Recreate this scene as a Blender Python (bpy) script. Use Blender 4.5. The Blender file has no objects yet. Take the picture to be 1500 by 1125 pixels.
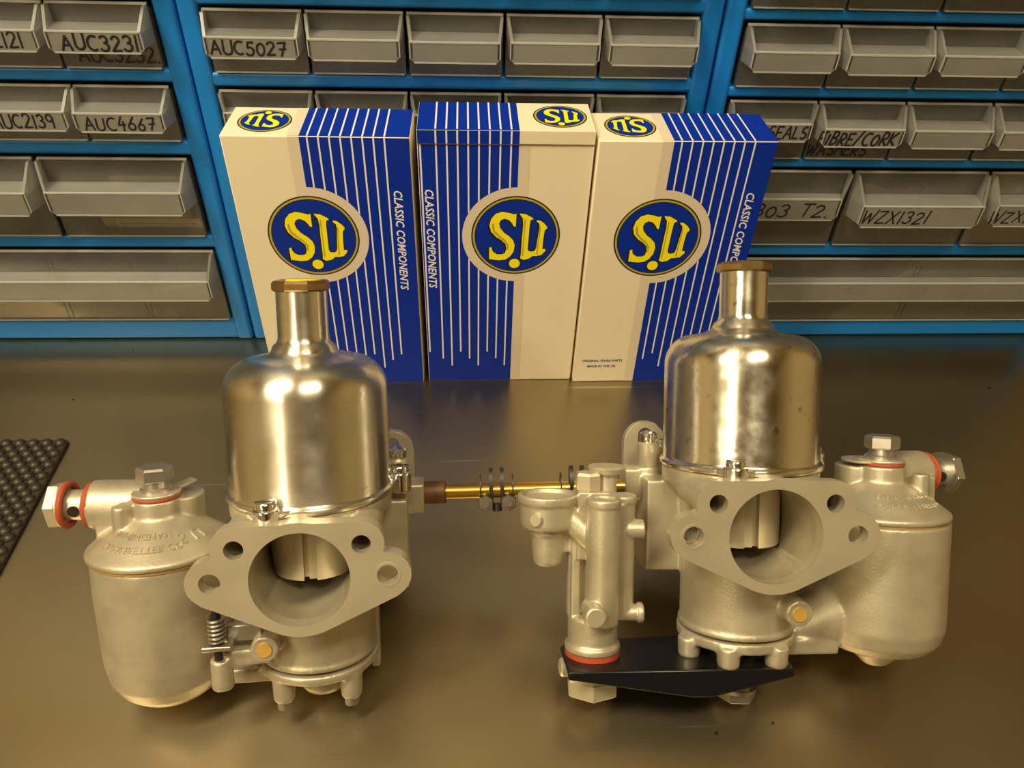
import bpy, bmesh, math, random
from mathutils import Vector, Matrix
from mathutils.geometry import tessellate_polygon
random.seed(7)
rad, PI = math.radians, math.pi
S = 0.00092                      # metres per drawing unit; bench top is z = 0
COL = bpy.context.scene.collection
scene = bpy.context.scene

# ------------------------------------------------------------------ camera
def cam_axes(p, roll, yaw):
    p, roll, yaw = rad(p), rad(roll), rad(yaw)
    f = Vector((math.sin(yaw)*math.cos(p), math.cos(yaw)*math.cos(p), -math.sin(p)))
    r = Vector((math.cos(yaw), -math.sin(yaw), 0))
    u = r.cross(f)
    return r*math.cos(roll)+u*math.sin(roll), -r*math.sin(roll)+u*math.cos(roll), f
cr, cu, cf = cam_axes(41.4, 2.38, 4.29)
cd = bpy.data.cameras.new('camera')
cd.sensor_width = 36.0
cd.lens = 1134.0/1500*36
cd.clip_start = 0.01
cam = bpy.data.objects.new('camera', cd); COL.objects.link(cam)
m = Matrix((cr, cu, -cf)).transposed().to_4x4()
m.translation = Vector((0, 0, 396*S))
cam.matrix_world = m
scene.camera = cam

# ------------------------------------------------------------------ world, lamps, fill light, exposure
scene.view_settings.view_transform = 'Standard'
scene.view_settings.look = 'None'
scene.view_settings.exposure = -0.08
scene.view_settings.gamma = 1.0
scene.view_settings.use_curve_mapping = False
w = bpy.data.worlds.new('world'); scene.world = w
w.use_nodes = True
w.node_tree.nodes['Background'].inputs[0].default_value = (1.0, .84, .6, 1)
w.node_tree.nodes['Background'].inputs[1].default_value = 0.02
def area(name, loc, target, sx, sy, power, col):
    d = bpy.data.lights.new(name, 'AREA'); d.shape = 'RECTANGLE'; d.size = sx; d.size_y = sy
    d.energy = power; d.color = col
    o = bpy.data.objects.new(name, d); COL.objects.link(o)
    o.location = loc
    o.rotation_euler = (Vector(target)-Vector(loc)).to_track_quat('-Z', 'Y').to_euler()
    return o
area('ceiling_lamp_left', (-0.62, -0.02, 1.30), (-0.1, .3, 0), .14, .8, 22, (1, .85, .55))
area('ceiling_lamp_front', (0.24, -0.14, 1.36), (0.05, .3, 0), .5, .14, 9, (1, .85, .55))
area('room_fill_light', (-1.05, -1.25, 1.38), (-.9, -1.25, 0),   .9, .14, 12, (1, .85, .55))  # added fill: brightens the unseen front of the room that the domes reflect

# ------------------------------------------------------------------ materials
def mat(name, col, metal=0.0, rough=.5, noise=None, bump=None, spec=.5, rough_var=None, coat=0, aniso=0):
    M = bpy.data.materials.new(name); M.use_nodes = True
    nt = M.node_tree; N = nt.nodes; b = N['Principled BSDF']
    b.inputs['Base Color'].default_value = (*col, 1)
    b.inputs['Metallic'].default_value = metal
    b.inputs['Roughness'].default_value = rough
    b.inputs['Specular IOR Level'].default_value = spec
    if coat: b.inputs['Coat Weight'].default_value = coat; b.inputs['Coat Roughness'].default_value = .12
    if aniso:                                   # circumferential polishing marks
        b.inputs['Anisotropic'].default_value = aniso
        tg = N.new('ShaderNodeTangent'); tg.direction_type = 'RADIAL'; tg.axis = 'Z'; b.inputs['Anisotropic Rotation'].default_value = .25
        nt.links.new(tg.outputs[0], b.inputs['Tangent'])
    tc = N.new('ShaderNodeTexCoord')
    if noise:                                   # (scale, second colour, low, high)
        n = N.new('ShaderNodeTexNoise'); n.inputs['Scale'].default_value = noise[0]; n.inputs['Detail'].default_value = 5
        nt.links.new(tc.outputs['Object'], n.inputs['Vector'])
        r = N.new('ShaderNodeValToRGB')
        r.color_ramp.elements[0].position = noise[2]; r.color_ramp.elements[1].position = noise[3]
        r.color_ramp.elements[0].color = (*col, 1); r.color_ramp.elements[1].color = (*noise[1], 1)
        nt.links.new(n.outputs['Fac'], r.inputs['Fac']); nt.links.new(r.outputs['Color'], b.inputs['Base Color'])
    if rough_var:                               # (scale, low, high)
        n = N.new('ShaderNodeTexNoise'); n.inputs['Scale'].default_value = rough_var[0]; n.inputs['Detail'].default_value = 4
        nt.links.new(tc.outputs['Object'], n.inputs['Vector'])
        mr = N.new('ShaderNodeMapRange'); mr.inputs['To Min'].default_value = rough_var[1]; mr.inputs['To Max'].default_value = rough_var[2]
        mr.inputs['From Min'].default_value = .3; mr.inputs['From Max'].default_value = .7
        nt.links.new(n.outputs['Fac'], mr.inputs['Value']); nt.links.new(mr.outputs['Result'], b.inputs['Roughness'])
    if bump:                                    # (scale, strength)
        n = N.new('ShaderNodeTexNoise'); n.inputs['Scale'].default_value = bump[0]; n.inputs['Detail'].default_value = 3
        nt.links.new(tc.outputs['Object'], n.inputs['Vector'])
        bp = N.new('ShaderNodeBump'); bp.inputs['Strength'].default_value = bump[1]; bp.inputs['Distance'].default_value = .0004
        nt.links.new(n.outputs['Fac'], bp.inputs['Height']); nt.links.new(bp.outputs['Normal'], b.inputs['Normal'])
    return M
M = {}
M['cast'] = mat('cast_alloy', (.61, .548, .415), .6, .43, noise=(70, (.48, .42, .305), .42, .75), bump=(900, .25))
M['machined'] = mat('machined_alloy', (.66, .595, .455), .6, .38, noise=(45, (.56, .50, .37), .4, .8), bump=(600, .08))
M['dome'] = mat('polished_alloy', (.84, .80, .72), 1, .2, rough_var=(40, .20, .34), noise=(60, (.76, .71, .62), .45, .8), aniso=.75)
M['dome_worn'] = mat('pitted_polished_alloy', (.85, .81, .73), 1, .2, rough_var=(120, .16, .30), noise=(170, (.42, .34, .22), .62, .74), aniso=.7)
M['chrome'] = mat('bright_screw', (.85, .83, .80), 1, .14)
M['steel'] = mat('plated_steel', (.55, .52, .47), .9, .36, noise=(120, (.45, .42, .36), .4, .8))
M['dark_steel'] = mat('dark_spring_steel', (.05, .045, .04), .6, .38)
M['bolt_dark'] = mat('blackened_bolt', (.22, .19, .15), .8, .42)
M['brass'] = mat('brass', (.80, .52, .12), 1, .25)
M['brass_pin'] = mat('brass_pin', (.80, .50, .12), .5, .42)
M['brass_cap'] = mat('aged_brass', (.46, .30, .13), .9, .30, noise=(90, (.30, .19, .08), .4, .7))
M['rust'] = mat('rusty_brown_steel', (.17, .08, .03), .45, .55, noise=(150, (.09, .05, .03), .4, .7))
M['red'] = mat('red_fibre', (.42, .075, .03), 0, .55)
M['amber_gasket'] = mat('amber_gasket', (.36, .22, .075), 0, .5)
M['black'] = mat('black_gloss_paint', (.008, .008, .009), 0, .22, spec=.5)
M['rubber'] = mat('black_rubber', (.030, .024, .016), 0, .42, bump=(1500, .4))
M['blue'] = mat('blue_plastic', (.005, .21, .72), 0, .33, bump=(400, .05))
M['cream'] = mat('cream_card', (.84, .75, .57), 0, .55, noise=(14, (.80, .71, .53), .35, .8))
M['halo'] = mat('grey_cream_print', (.72, .62, .49), 0, .5)
M['print_blue'] = mat('blue_print', (.002, .026, .36), 0, .42, spec=.22)
M['print_navy'] = mat('navy_print', (.004, .018, .20), 0, .4)
M['yellow'] = mat('yellow_print', (.95, .82, .01), 0, .42)
M['ochre'] = mat('ochre_print', (.45, .38, .05), 0, .45)
M['ink'] = mat('black_ink', (.012, .010, .010), 0, .5)
M['white_print'] = mat('white_print', (.80, .78, .86), 0, .45)
M['dark_gap'] = mat('raw_card_edge', (.35, .22, .10), 0, .8)
M['paper'] = mat('white_paper', (.75, .68, .52), 0, .7)
M['wax_paper'] = mat('yellowed_wax_paper', (.66, .55, .30), 0, .5, noise=(120, (.5, .4, .2), .4, .7))
M['wall'] = mat('buff_wall_paint', (.54, .445, .25), 0, .8, noise=(3, (.49, .40, .22), .3, .7))
M['wall_dark'] = mat('brown_back_wall', (.34, .26, .135), 0, .7, noise=(4, (.29, .22, .11), .3, .7))
M['ceil'] = mat('ceiling_paint', (.60, .50, .31), 0, .9, noise=(2, (.56, .46, .28), .3, .7))
M['floor'] = mat('dark_floor', (.10, .075, .05), 0, .7, noise=(6, (.07, .05, .03), .3, .7))
M['wood'] = mat('brown_door', (.10, .05, .02), 0, .4, noise=(20, (.07, .03, .015), .3, .7))

def plastic(name, lo, hi, bright=1.0):
    Mt = bpy.data.materials.new(name); Mt.use_nodes = True
    nt = Mt.node_tree; N = nt.nodes; N.clear()
    out = N.new('ShaderNodeOutputMaterial')
    tr = N.new('ShaderNodeBsdfTransparent'); tr.inputs[0].default_value = (.93, .91, .87, 1)
    df = N.new('ShaderNodeBsdfDiffuse'); df.inputs[0].default_value = (.80*bright, .81*bright, .80*bright, 1)
    tl = N.new('ShaderNodeBsdfTranslucent'); tl.inputs[0].default_value = (.80*bright, .80*bright, .78*bright, 1)
    gl = N.new('ShaderNodeBsdfGlossy'); gl.inputs['Roughness'].default_value = .28
    n = N.new('ShaderNodeTexNoise'); n.inputs['Scale'].default_value = 45
    tc = N.new('ShaderNodeTexCoord'); nt.links.new(tc.outputs['Object'], n.inputs['Vector'])
    mr = N.new('ShaderNodeMapRange'); mr.inputs['To Min'].default_value = lo; mr.inputs['To Max'].default_value = hi
    nt.links.new(n.outputs['Fac'], mr.inputs['Value'])
    m1 = N.new('ShaderNodeMixShader'); m1.inputs[0].default_value = .35
    nt.links.new(df.outputs[0], m1.inputs[1]); nt.links.new(tl.outputs[0], m1.inputs[2])
    m2 = N.new('ShaderNodeMixShader'); nt.links.new(mr.outputs['Result'], m2.inputs[0])
    nt.links.new(tr.outputs[0], m2.inputs[1]); nt.links.new(m1.outputs[0], m2.inputs[2])
    fr = N.new('ShaderNodeFresnel'); fr.inputs[0].default_value = 1.45
    m3 = N.new('ShaderNodeMixShader'); nt.links.new(fr.outputs[0], m3.inputs[0])
    nt.links.new(m2.outputs[0], m3.inputs[1]); nt.links.new(gl.outputs[0], m3.inputs[2])
    nt.links.new(m3.outputs[0], out.inputs[0])
    return Mt
M['plastic'] = plastic('frosted_plastic', .07, .14, 1.2)
M['plastic_lip'] = plastic('frosted_plastic_lip', .19, .30, 1.2)
M['plastic_edge'] = plastic('frosted_plastic_edge', .5, .7, 1.15)  # denser and whiter: light gathered at drawer edges put into the colour

def bench_mat():
    Mt = bpy.data.materials.new('brushed_stainless'); Mt.use_nodes = True
    nt = Mt.node_tree; N = nt.nodes; b = N['Principled BSDF']
    b.inputs['Metallic'].default_value = 1
    b.inputs['Base Color'].default_value = (.50, .46, .40, 1)
    tc = N.new('ShaderNodeTexCoord')
    mp = N.new('ShaderNodeMapping'); mp.inputs['Scale'].default_value = (6, 900, 1)
    nt.links.new(tc.outputs['Object'], mp.inputs['Vector'])
    n = N.new('ShaderNodeTexNoise'); n.inputs['Scale'].default_value = 1; n.inputs['Detail'].default_value = 4
    nt.links.new(mp.outputs[0], n.inputs['Vector'])
    n2 = N.new('ShaderNodeTexNoise'); n2.inputs['Scale'].default_value = 9; n2.inputs['Detail'].default_value = 5
    nt.links.new(tc.outputs['Object'], n2.inputs['Vector'])
    mr = N.new('ShaderNodeMapRange'); mr.inputs['From Min'].default_value = .3; mr.inputs['From Max'].default_value = .7
    mr.inputs['To Min'].default_value = .27; mr.inputs['To Max'].default_value = .36
    nt.links.new(n2.outputs['Fac'], mr.inputs['Value']); nt.links.new(mr.outputs['Result'], b.inputs['Roughness'])
    vo = N.new('ShaderNodeTexVoronoi'); vo.inputs['Scale'].default_value = 42; vo.inputs['Randomness'].default_value = 1
    nt.links.new(tc.outputs['Object'], vo.inputs['Vector'])
    n3 = N.new('ShaderNodeTexNoise'); n3.inputs['Scale'].default_value = 13; nt.links.new(tc.outputs['Object'], n3.inputs['Vector'])
    th = N.new('ShaderNodeMapRange'); th.inputs['From Min'].default_value = .48; th.inputs['From Max'].default_value = .75; th.inputs['To Min'].default_value = 0; th.inputs['To Max'].default_value = .07
    nt.links.new(n3.outputs['Fac'], th.inputs['Value'])
    lt = N.new('ShaderNodeMath'); lt.operation = 'LESS_THAN'; nt.links.new(vo.outputs['Distance'], lt.inputs[0]); nt.links.new(th.outputs['Result'], lt.inputs[1])
    mx = N.new('ShaderNodeMix'); mx.data_type = 'RGBA'; mx.inputs[6].default_value = (.38, .318, .21, 1); mx.inputs[7].default_value = (.12, .09, .06, 1)
    nt.links.new(lt.outputs[0], mx.inputs[0])
    prev = mx.outputs[2]                           # a few hair-line scratches in two directions
    for ang, off_ in ((.42, 0), (-.25, 3.7), (1.2, 9.1)):
        ms = N.new('ShaderNodeMapping'); ms.inputs['Rotation'].default_value = (0, 0, ang); ms.inputs['Scale'].default_value = (7, 260, 1); ms.inputs['Location'].default_value = (off_, off_, 0)
        nt.links.new(tc.outputs['Object'], ms.inputs['Vector'])
        ns = N.new('ShaderNodeTexNoise'); ns.inputs['Scale'].default_value = 1; ns.inputs['Detail'].default_value = 1; nt.links.new(ms.outputs[0], ns.inputs['Vector'])
        rs = N.new('ShaderNodeMapRange'); rs.inputs['From Min'].default_value = .775; rs.inputs['From Max'].default_value = .82; rs.inputs['To Max'].default_value = .55; nt.links.new(ns.outputs['Fac'], rs.inputs['Value'])
        m2 = N.new('ShaderNodeMix'); m2.data_type = 'RGBA'; m2.inputs[7].default_value = (.74, .68, .55, 1)
        nt.links.new(rs.outputs['Result'], m2.inputs[0]); nt.links.new(prev, m2.inputs[6]); prev = m2.outputs[2]
    nt.links.new(prev, b.inputs['Base Color'])
    bp = N.new('ShaderNodeBump'); bp.inputs['Strength'].default_value = .10; bp.inputs['Distance'].default_value = .0002
    nt.links.new(n.outputs['Fac'], bp.inputs['Height']); nt.links.new(bp.outputs['Normal'], b.inputs['Normal'])
    return Mt
M['bench'] = bench_mat()

# ------------------------------------------------------------------ mesh helpers
class MB:
    """collects closed shapes in drawing units; build() links them as one mesh object"""
    def __init__(s): s.v = []; s.f = []
    def add(s, vs, fs):
        o = len(s.v); s.v += [Vector(v) for v in vs]; s.f += [tuple(i+o for i in f) for f in fs]; return s
    def box(s, x0, x1, y0, y1, z0, z1):
        return s.add([(x, y, z) for z in (z0, z1) for y in (y0, y1) for x in (x0, x1)],
                     [(0,2,3,1), (4,5,7,6), (0,1,5,4), (2,6,7,3), (0,4,6,2), (1,3,7,5)])
    def lathe(s, prof, o=(0,0,0), ax=(0,0,1), seg=40, start=0.0):
        """prof: (radius, height) pairs along axis ax from o; ends are capped"""
        o = Vector(o); a = Vector(ax).normalized()
        t = Vector((1,0,0)) if abs(a.x) < .9 else Vector((0,1,0))
        e1 = (t-a*t.dot(a)).normalized(); e2 = a.cross(e1)
        vs, rings = [], []
        for r, h in prof:
            if r < 1e-6: rings.append([len(vs)]); vs.append(o+a*h)
            else:
                rings.append(list(range(len(vs), len(vs)+seg)))
                vs += [o+a*h+(e1*math.cos(start+2*PI*k/seg)+e2*math.sin(start+2*PI*k/seg))*r for k in range(seg)]
        fs = []
        for A, B in zip(rings, rings[1:]):
            for k in range(seg):
                k2 = (k+1) % seg
                if len(A) == 1 and len(B) == 1: continue
                if len(A) == 1: fs.append((A[0], B[k], B[k2]))
                elif len(B) == 1: fs.append((A[k], A[k2], B[0]))
                else: fs.append((A[k], A[k2], B[k2], B[k]))
        if len(rings[0]) > 1: fs.append(tuple(reversed(rings[0])))
        if len(rings[-1]) > 1: fs.append(tuple(rings[-1]))
        return s.add(vs, fs)
    def cyl(s, p0, p1, r0, r1=None, seg=32, start=0.0):
        p0, p1 = Vector(p0), Vector(p1); d = p1-p0
        return s.lathe([(r0, 0), (r1 if r1 is not None else r0, d.length)], p0, d, seg, start)
    def ring(s, ri, ro, h0, h1, o=(0,0,0), ax=(0,0,1), seg=48):
        o = Vector(o); a = Vector(ax).normalized()
        t = Vector((1,0,0)) if abs(a.x) < .9 else Vector((0,1,0))
        e1 = (t-a*t.dot(a)).normalized(); e2 = a.cross(e1)
        vs = []
        for r, h in ((ri,h0), (ro,h0), (ro,h1), (ri,h1)):
            vs += [o+a*h+(e1*math.cos(2*PI*k/seg)+e2*math.sin(2*PI*k/seg))*r for k in range(seg)]
        fs = []
        for j in range(4):
            A, B = j*seg, ((j+1) % 4)*seg
            for k in range(seg):
                k2 = (k+1) % seg; fs.append((A+k, A+k2, B+k2, B+k))
        return s.add(vs, fs)
    def torus(s, R, r, o=(0,0,0), ax=(0,0,1), seg=40, ts=10):
        o = Vector(o); a = Vector(ax).normalized()
        t = Vector((1,0,0)) if abs(a.x) < .9 else Vector((0,1,0))
        e1 = (t-a*t.dot(a)).normalized(); e2 = a.cross(e1)
        vs = [o+(e1*math.cos(2*PI*k/seg)+e2*math.sin(2*PI*k/seg))*(R+r*math.cos(2*PI*j/ts))+a*r*math.sin(2*PI*j/ts)
              for k in range(seg) for j in range(ts)]
        fs = [(k*ts+j, ((k+1) % seg)*ts+j, ((k+1) % seg)*ts+(j+1) % ts, k*ts+(j+1) % ts) for k in range(seg) for j in range(ts)]
        return s.add(vs, fs)
    def tube(s, pts, r, seg=8):
        pts = [Vector(p) for p in pts]; n = len(pts); vs = []; e = None
        for i, p in enumerate(pts):
            d = (pts[min(i+1, n-1)]-pts[max(i-1, 0)]).normalized()
            if e is None:
                t = Vector((0,0,1)) if abs(d.z) < .9 else Vector((1,0,0)); e = (t-d*t.dot(d)).normalized()
            else: e = (e-d*e.dot(d)).normalized()
            f = d.cross(e)
            vs += [p+(e*math.cos(2*PI*k/seg)+f*math.sin(2*PI*k/seg))*r for k in range(seg)]
        fs = [(i*seg+k, i*seg+(k+1) % seg, (i+1)*seg+(k+1) % seg, (i+1)*seg+k) for i in range(n-1) for k in range(seg)]
        fs += [tuple(reversed(range(seg))), tuple(range((n-1)*seg, n*seg))]
        return s.add(vs, fs)
    def plate(s, outline, holes, d0, d1, fn):
        """2-D outline with holes, extruded from d0 to d1; fn(a, b, d) -> point"""
        loops = [outline]+list(holes)
        flat = [p for L in loops for p in L]; n = len(flat)
        tris = tessellate_polygon([[Vector((p[0], p[1], 0)) for p in L] for L in loops])
        vs = [fn(p[0], p[1], d0) for p in flat]+[fn(p[0], p[1], d1) for p in flat]
        fs = [tuple(t) for t in tris]+[tuple(i+n for i in reversed(t)) for t in tris]
        o = 0
        for L in loops:
            k = len(L)
            fs += [(o+i, o+(i+1) % k, n+o+(i+1) % k, n+o+i) for i in range(k)]
            o += k
        return s.add(vs, fs)
    def build(s, name, material, parent=None, off=(0,0,0), smooth=35, bevel=0, seg=2, recalc=True):
        off = Vector(off)
        me = bpy.data.meshes.new(name)
        me.from_pydata([tuple((v-off)*S) for v in s.v], [], s.f)
        if recalc:
            bm = bmesh.new(); bm.from_mesh(me)
            bmesh.ops.recalc_face_normals(bm, faces=bm.faces); bm.to_mesh(me); bm.free()
        o = bpy.data.objects.new(name, me); COL.objects.link(o)
        me.materials.append(M[material])
        if smooth:
            me.polygons.foreach_set('use_smooth', [True]*len(me.polygons))
            me.set_sharp_from_angle(angle=rad(smooth))
        if bevel:
            b = o.modifiers.new('bevel', 'BEVEL'); b.width = bevel*S; b.segments = seg
            b.limit_method = 'ANGLE'; b.angle_limit = rad(32); b.harden_normals = False
        if parent: o.parent = parent
        return o
def circle(cx, cy, r, n=32, a0=0): return [(cx+r*math.cos(a0+2*PI*k/n), cy+r*math.sin(a0+2*PI*k/n)) for k in range(n)]
def empty(name, loc, rot=None):
    o = bpy.data.objects.new(name, None); COL.objects.link(o)
    mm = (rot.to_4x4() if rot else Matrix.Identity(4)); mm.translation = Vector(loc)*S
    o.matrix_world = mm; o.empty_display_size = .01
    return o
def tag(o, label=None, cat=None, group=None, kind=None):
    for k, v in (('label', label), ('category', cat), ('group', group), ('kind', kind)):
        if v: o[k] = v
    return o
def cast(mb, name, material, parent, off, voxel=.9, it=5, cut=None):
    """overlapping closed shapes fused into one rounded casting, then bored out"""
    o = mb.build(name, material, None, off, smooth=0)
    r = o.modifiers.new('r', 'REMESH'); r.mode = 'VOXEL'; r.voxel_size = voxel*S
    sm = o.modifiers.new('s', 'SMOOTH'); sm.factor = .5; sm.iterations = it
    c = None
    if cut:
        c = [k.build('cutter', material, None, off, smooth=0) for k in cut]
        for k in c:
            b = o.modifiers.new('b', 'BOOLEAN'); b.object = k; b.operation = 'DIFFERENCE'; b.solver = 'EXACT'
    bpy.context.view_layer.update()
    dg = bpy.context.evaluated_depsgraph_get()
    me = bpy.data.meshes.new_from_object(o.evaluated_get(dg)); me.name = name
    o.modifiers.clear(); old = o.data; o.data = me; bpy.data.meshes.remove(old)
    me.materials.clear(); me.materials.append(M[material])
    me.polygons.foreach_set('use_smooth', [True]*len(me.polygons)); me.set_sharp_from_angle(angle=rad(50))
    for k in c or (): bpy.data.objects.remove(k)
    o.parent = parent
    return o
def text_mesh(body, size, shear=0, bold=0, extrude=0, align='LEFT', spacing=1):
    c = bpy.data.curves.new('t', 'FONT'); c.body = body; c.size = size; c.shear = shear; c.offset = bold; c.extrude = extrude
    c.align_x = align; c.resolution_u = 2; c.space_character = spacing
    o = bpy.data.objects.new('t', c); COL.objects.link(o)
    bpy.context.view_layer.update()
    me = bpy.data.meshes.new_from_object(o.evaluated_get(bpy.context.evaluated_depsgraph_get()))
    vs = [tuple(v.co) for v in me.vertices]; fs = [tuple(p.vertices) for p in me.polygons]
    bpy.data.objects.remove(o); bpy.data.curves.remove(c); bpy.data.meshes.remove(me)
    return vs, fs

# hand-lettering: strokes on a unit-high cell
def arc(cx, cy, rx, ry, a0, a1, n=10): return [(cx+rx*math.cos(rad(a0+(a1-a0)*k/n)), cy+ry*math.sin(rad(a0+(a1-a0)*k/n))) for k in range(n+1)]
GLY = {
 'A': (.72, [[(0,0),(.36,1),(.72,0)], [(.12,.36),(.62,.36)]]),
 'U': (.62, [[(0,1)]+arc(.31,.3,.31,.3,180,360)+[(.62,1)]]),
 'C': (.66, [arc(.42,.5,.42,.5,60,300)]),
 '0': (.55, [arc(.27,.42,.27,.42,90,450,16)]),
 '1': (.18, [[(.09,1),(.09,0)]]),
 '2': (.60, [arc(.28,.74,.26,.26,165,-20)+[(0,0),(.60,.03)]]),
 '3': (.55, [arc(.24,.76,.26,.24,150,-80)+arc(.24,.27,.30,.27,80,-150)]),
 '4': (.58, [[(.3,1),(.02,.35),(.58,.38)], [(.42,.65),(.38,-.1)]]),
 '5': (.58, [[(.55,1),(.15,.98),(.10,.58)]+arc(.26,.31,.30,.31,110,-150)]),
 '6': (.55, [[(.45,1),(.12,.5)]+arc(.27,.26,.26,.26,150,510,16)]),
 '7': (.58, [[(0,.96),(.58,1),(.25,0)], [(.12,.48),(.6,.52)]]),
 '9': (.55, [arc(.26,.72,.25,.26,0,360,14)+[(.48,0)]]),
 'S': (.55, [arc(.29,.75,.25,.25,50,250)+arc(.26,.26,.27,.26,80,-140)]),
 'E': (.52, [[(.52,1),(0,1),(0,0),(.54,0)], [(0,.52),(.42,.52)]]),
 'L': (.50, [[(0,1),(0,0),(.5,.02)]]),
 'F': (.55, [[(.6,1),(.02,1),(0,0)], [(0,.52),(.45,.54)]]),
 'I': (.16, [[(.1,.8),(.06,0)]]),
 'B': (.55, [[(.05,0),(.1,1)]+arc(.2,.76,.3,.24,90,-90)+arc(.2,.27,.34,.26,90,-90)+[(.05,0)]]),
 'R': (.58, [[(.02,0),(.08,1)]+arc(.22,.74,.32,.26,90,-90)+[(.1,.47),(.58,0)]]),
 '/': (.5, [[(0,-.1),(.5,1.15)]]),
 'O': (.6, [arc(.3,.42,.3,.42,90,450,16)]),
 'K': (.6, [[(.03,1),(0,0)], [(.55,1),(.04,.45),(.62,0)]]),
 'W': (.85, [[(0,1),(.16,0),(.42,.8),(.6,0),(.88,1.05)]]),
 'Z': (.6, [[(0,.97),(.58,1),(0,0),(.62,.02)]]),
 'X': (.6, [[(0,1),(.6,0)], [(.58,1),(0,0)]]),
 'T': (.6, [[(0,.98),(.65,1)], [(.34,1),(.28,0)]]),
 'H': (.6, [[(0,1),(0,0)], [(.58,1),(.56,0)], [(0,.5),(.56,.52)]]),
 '.': (.1, [[(.03,.0),(.09,.04)]]),
 ' ': (.35, []),
}
def handwriting(text, fn, h, thick, gap=.22, slant=0.05, squeeze=1.0):
    """flat pen strokes; fn(a, b, d) maps writing plane to a point"""
    mb = MB(); x = 0
    for ch in text:
        wd, strokes = GLY[ch]
        jy = random.uniform(-.05, .05); js = random.uniform(.93, 1.05)
        for st in strokes:
            pts = [Vector(((x+px*js+slant*py)*h*squeeze, (py*js+jy)*h)) for px, py in st]
            for p, q in zip(pts, pts[1:]):
                d = q-p
                if d.length < 1e-6: continue
                d.normalize(); nrm = Vector((-d.y, d.x))*thick*.5; e = d*thick*.3
                lift = .05+.06*random.random()
                mb.add([fn(v.x, v.y, lift) for v in (p-e+nrm, q+e+nrm, q+e-nrm, p-e-nrm)], [(0, 1, 2, 3)])
        x += wd+gap
    return mb, x*h*squeeze

# ------------------------------------------------------------------ room shell
def struct(o): o['kind'] = 'structure'; return o
BW = 2600
struct(MB().box(-1500, 1500, -2200, 760, -1040, -1000).build('floor', 'floor', smooth=0))
struct(MB().box(-1500, 1500, -2200, 760, 1560, 1600).build('ceiling', 'ceil', smooth=0))
struct(MB().box(-1500, 1500, 720, 760, -1000, 1560).build('wall_back', 'wall_dark', smooth=0))
struct(MB().box(-1540, -1500, -2200, 760, -1000, 1560).build('wall_left', 'wall', smooth=0))
struct(MB().box(1500, 1540, -2200, 760, -1000, 1560).build('wall_right', 'wall', smooth=0))
struct(MB().box(-1540, 1540, -2240, -2200, -1000, 1560).build('wall_front', 'wall', smooth=0))
d1 = struct(MB().box(300, 1130, -2200, -2150, -1000, 1100).build('door_1', 'wood', smooth=0, bevel=4))
MB().cyl((1050, -2150, 0), (1050, -2110, 0), 12).cyl((1050, -2112, 0), (960, -2112, 0), 9).build('door_handle', 'steel', d1)

# ------------------------------------------------------------------ bench
bench = empty('workbench', (0, 300, -1000))
tag(bench, 'brushed stainless steel workbench top under the two carburettors and the blue drawer cabinets', 'workbench')
bo = (0, 300, -1000)
MB().box(-1100, 1100, -80, 712, -30, 0).build('bench_top', 'bench', bench, bo, smooth=0, bevel=3)
for sx in (-1, 1):
    for yy in (-40, 670):
        MB().box(sx*1050-25, sx*1050+25, yy-25, yy+25, -1000, -30).build('leg', 'steel', bench, bo, smooth=0, bevel=3)

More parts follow.
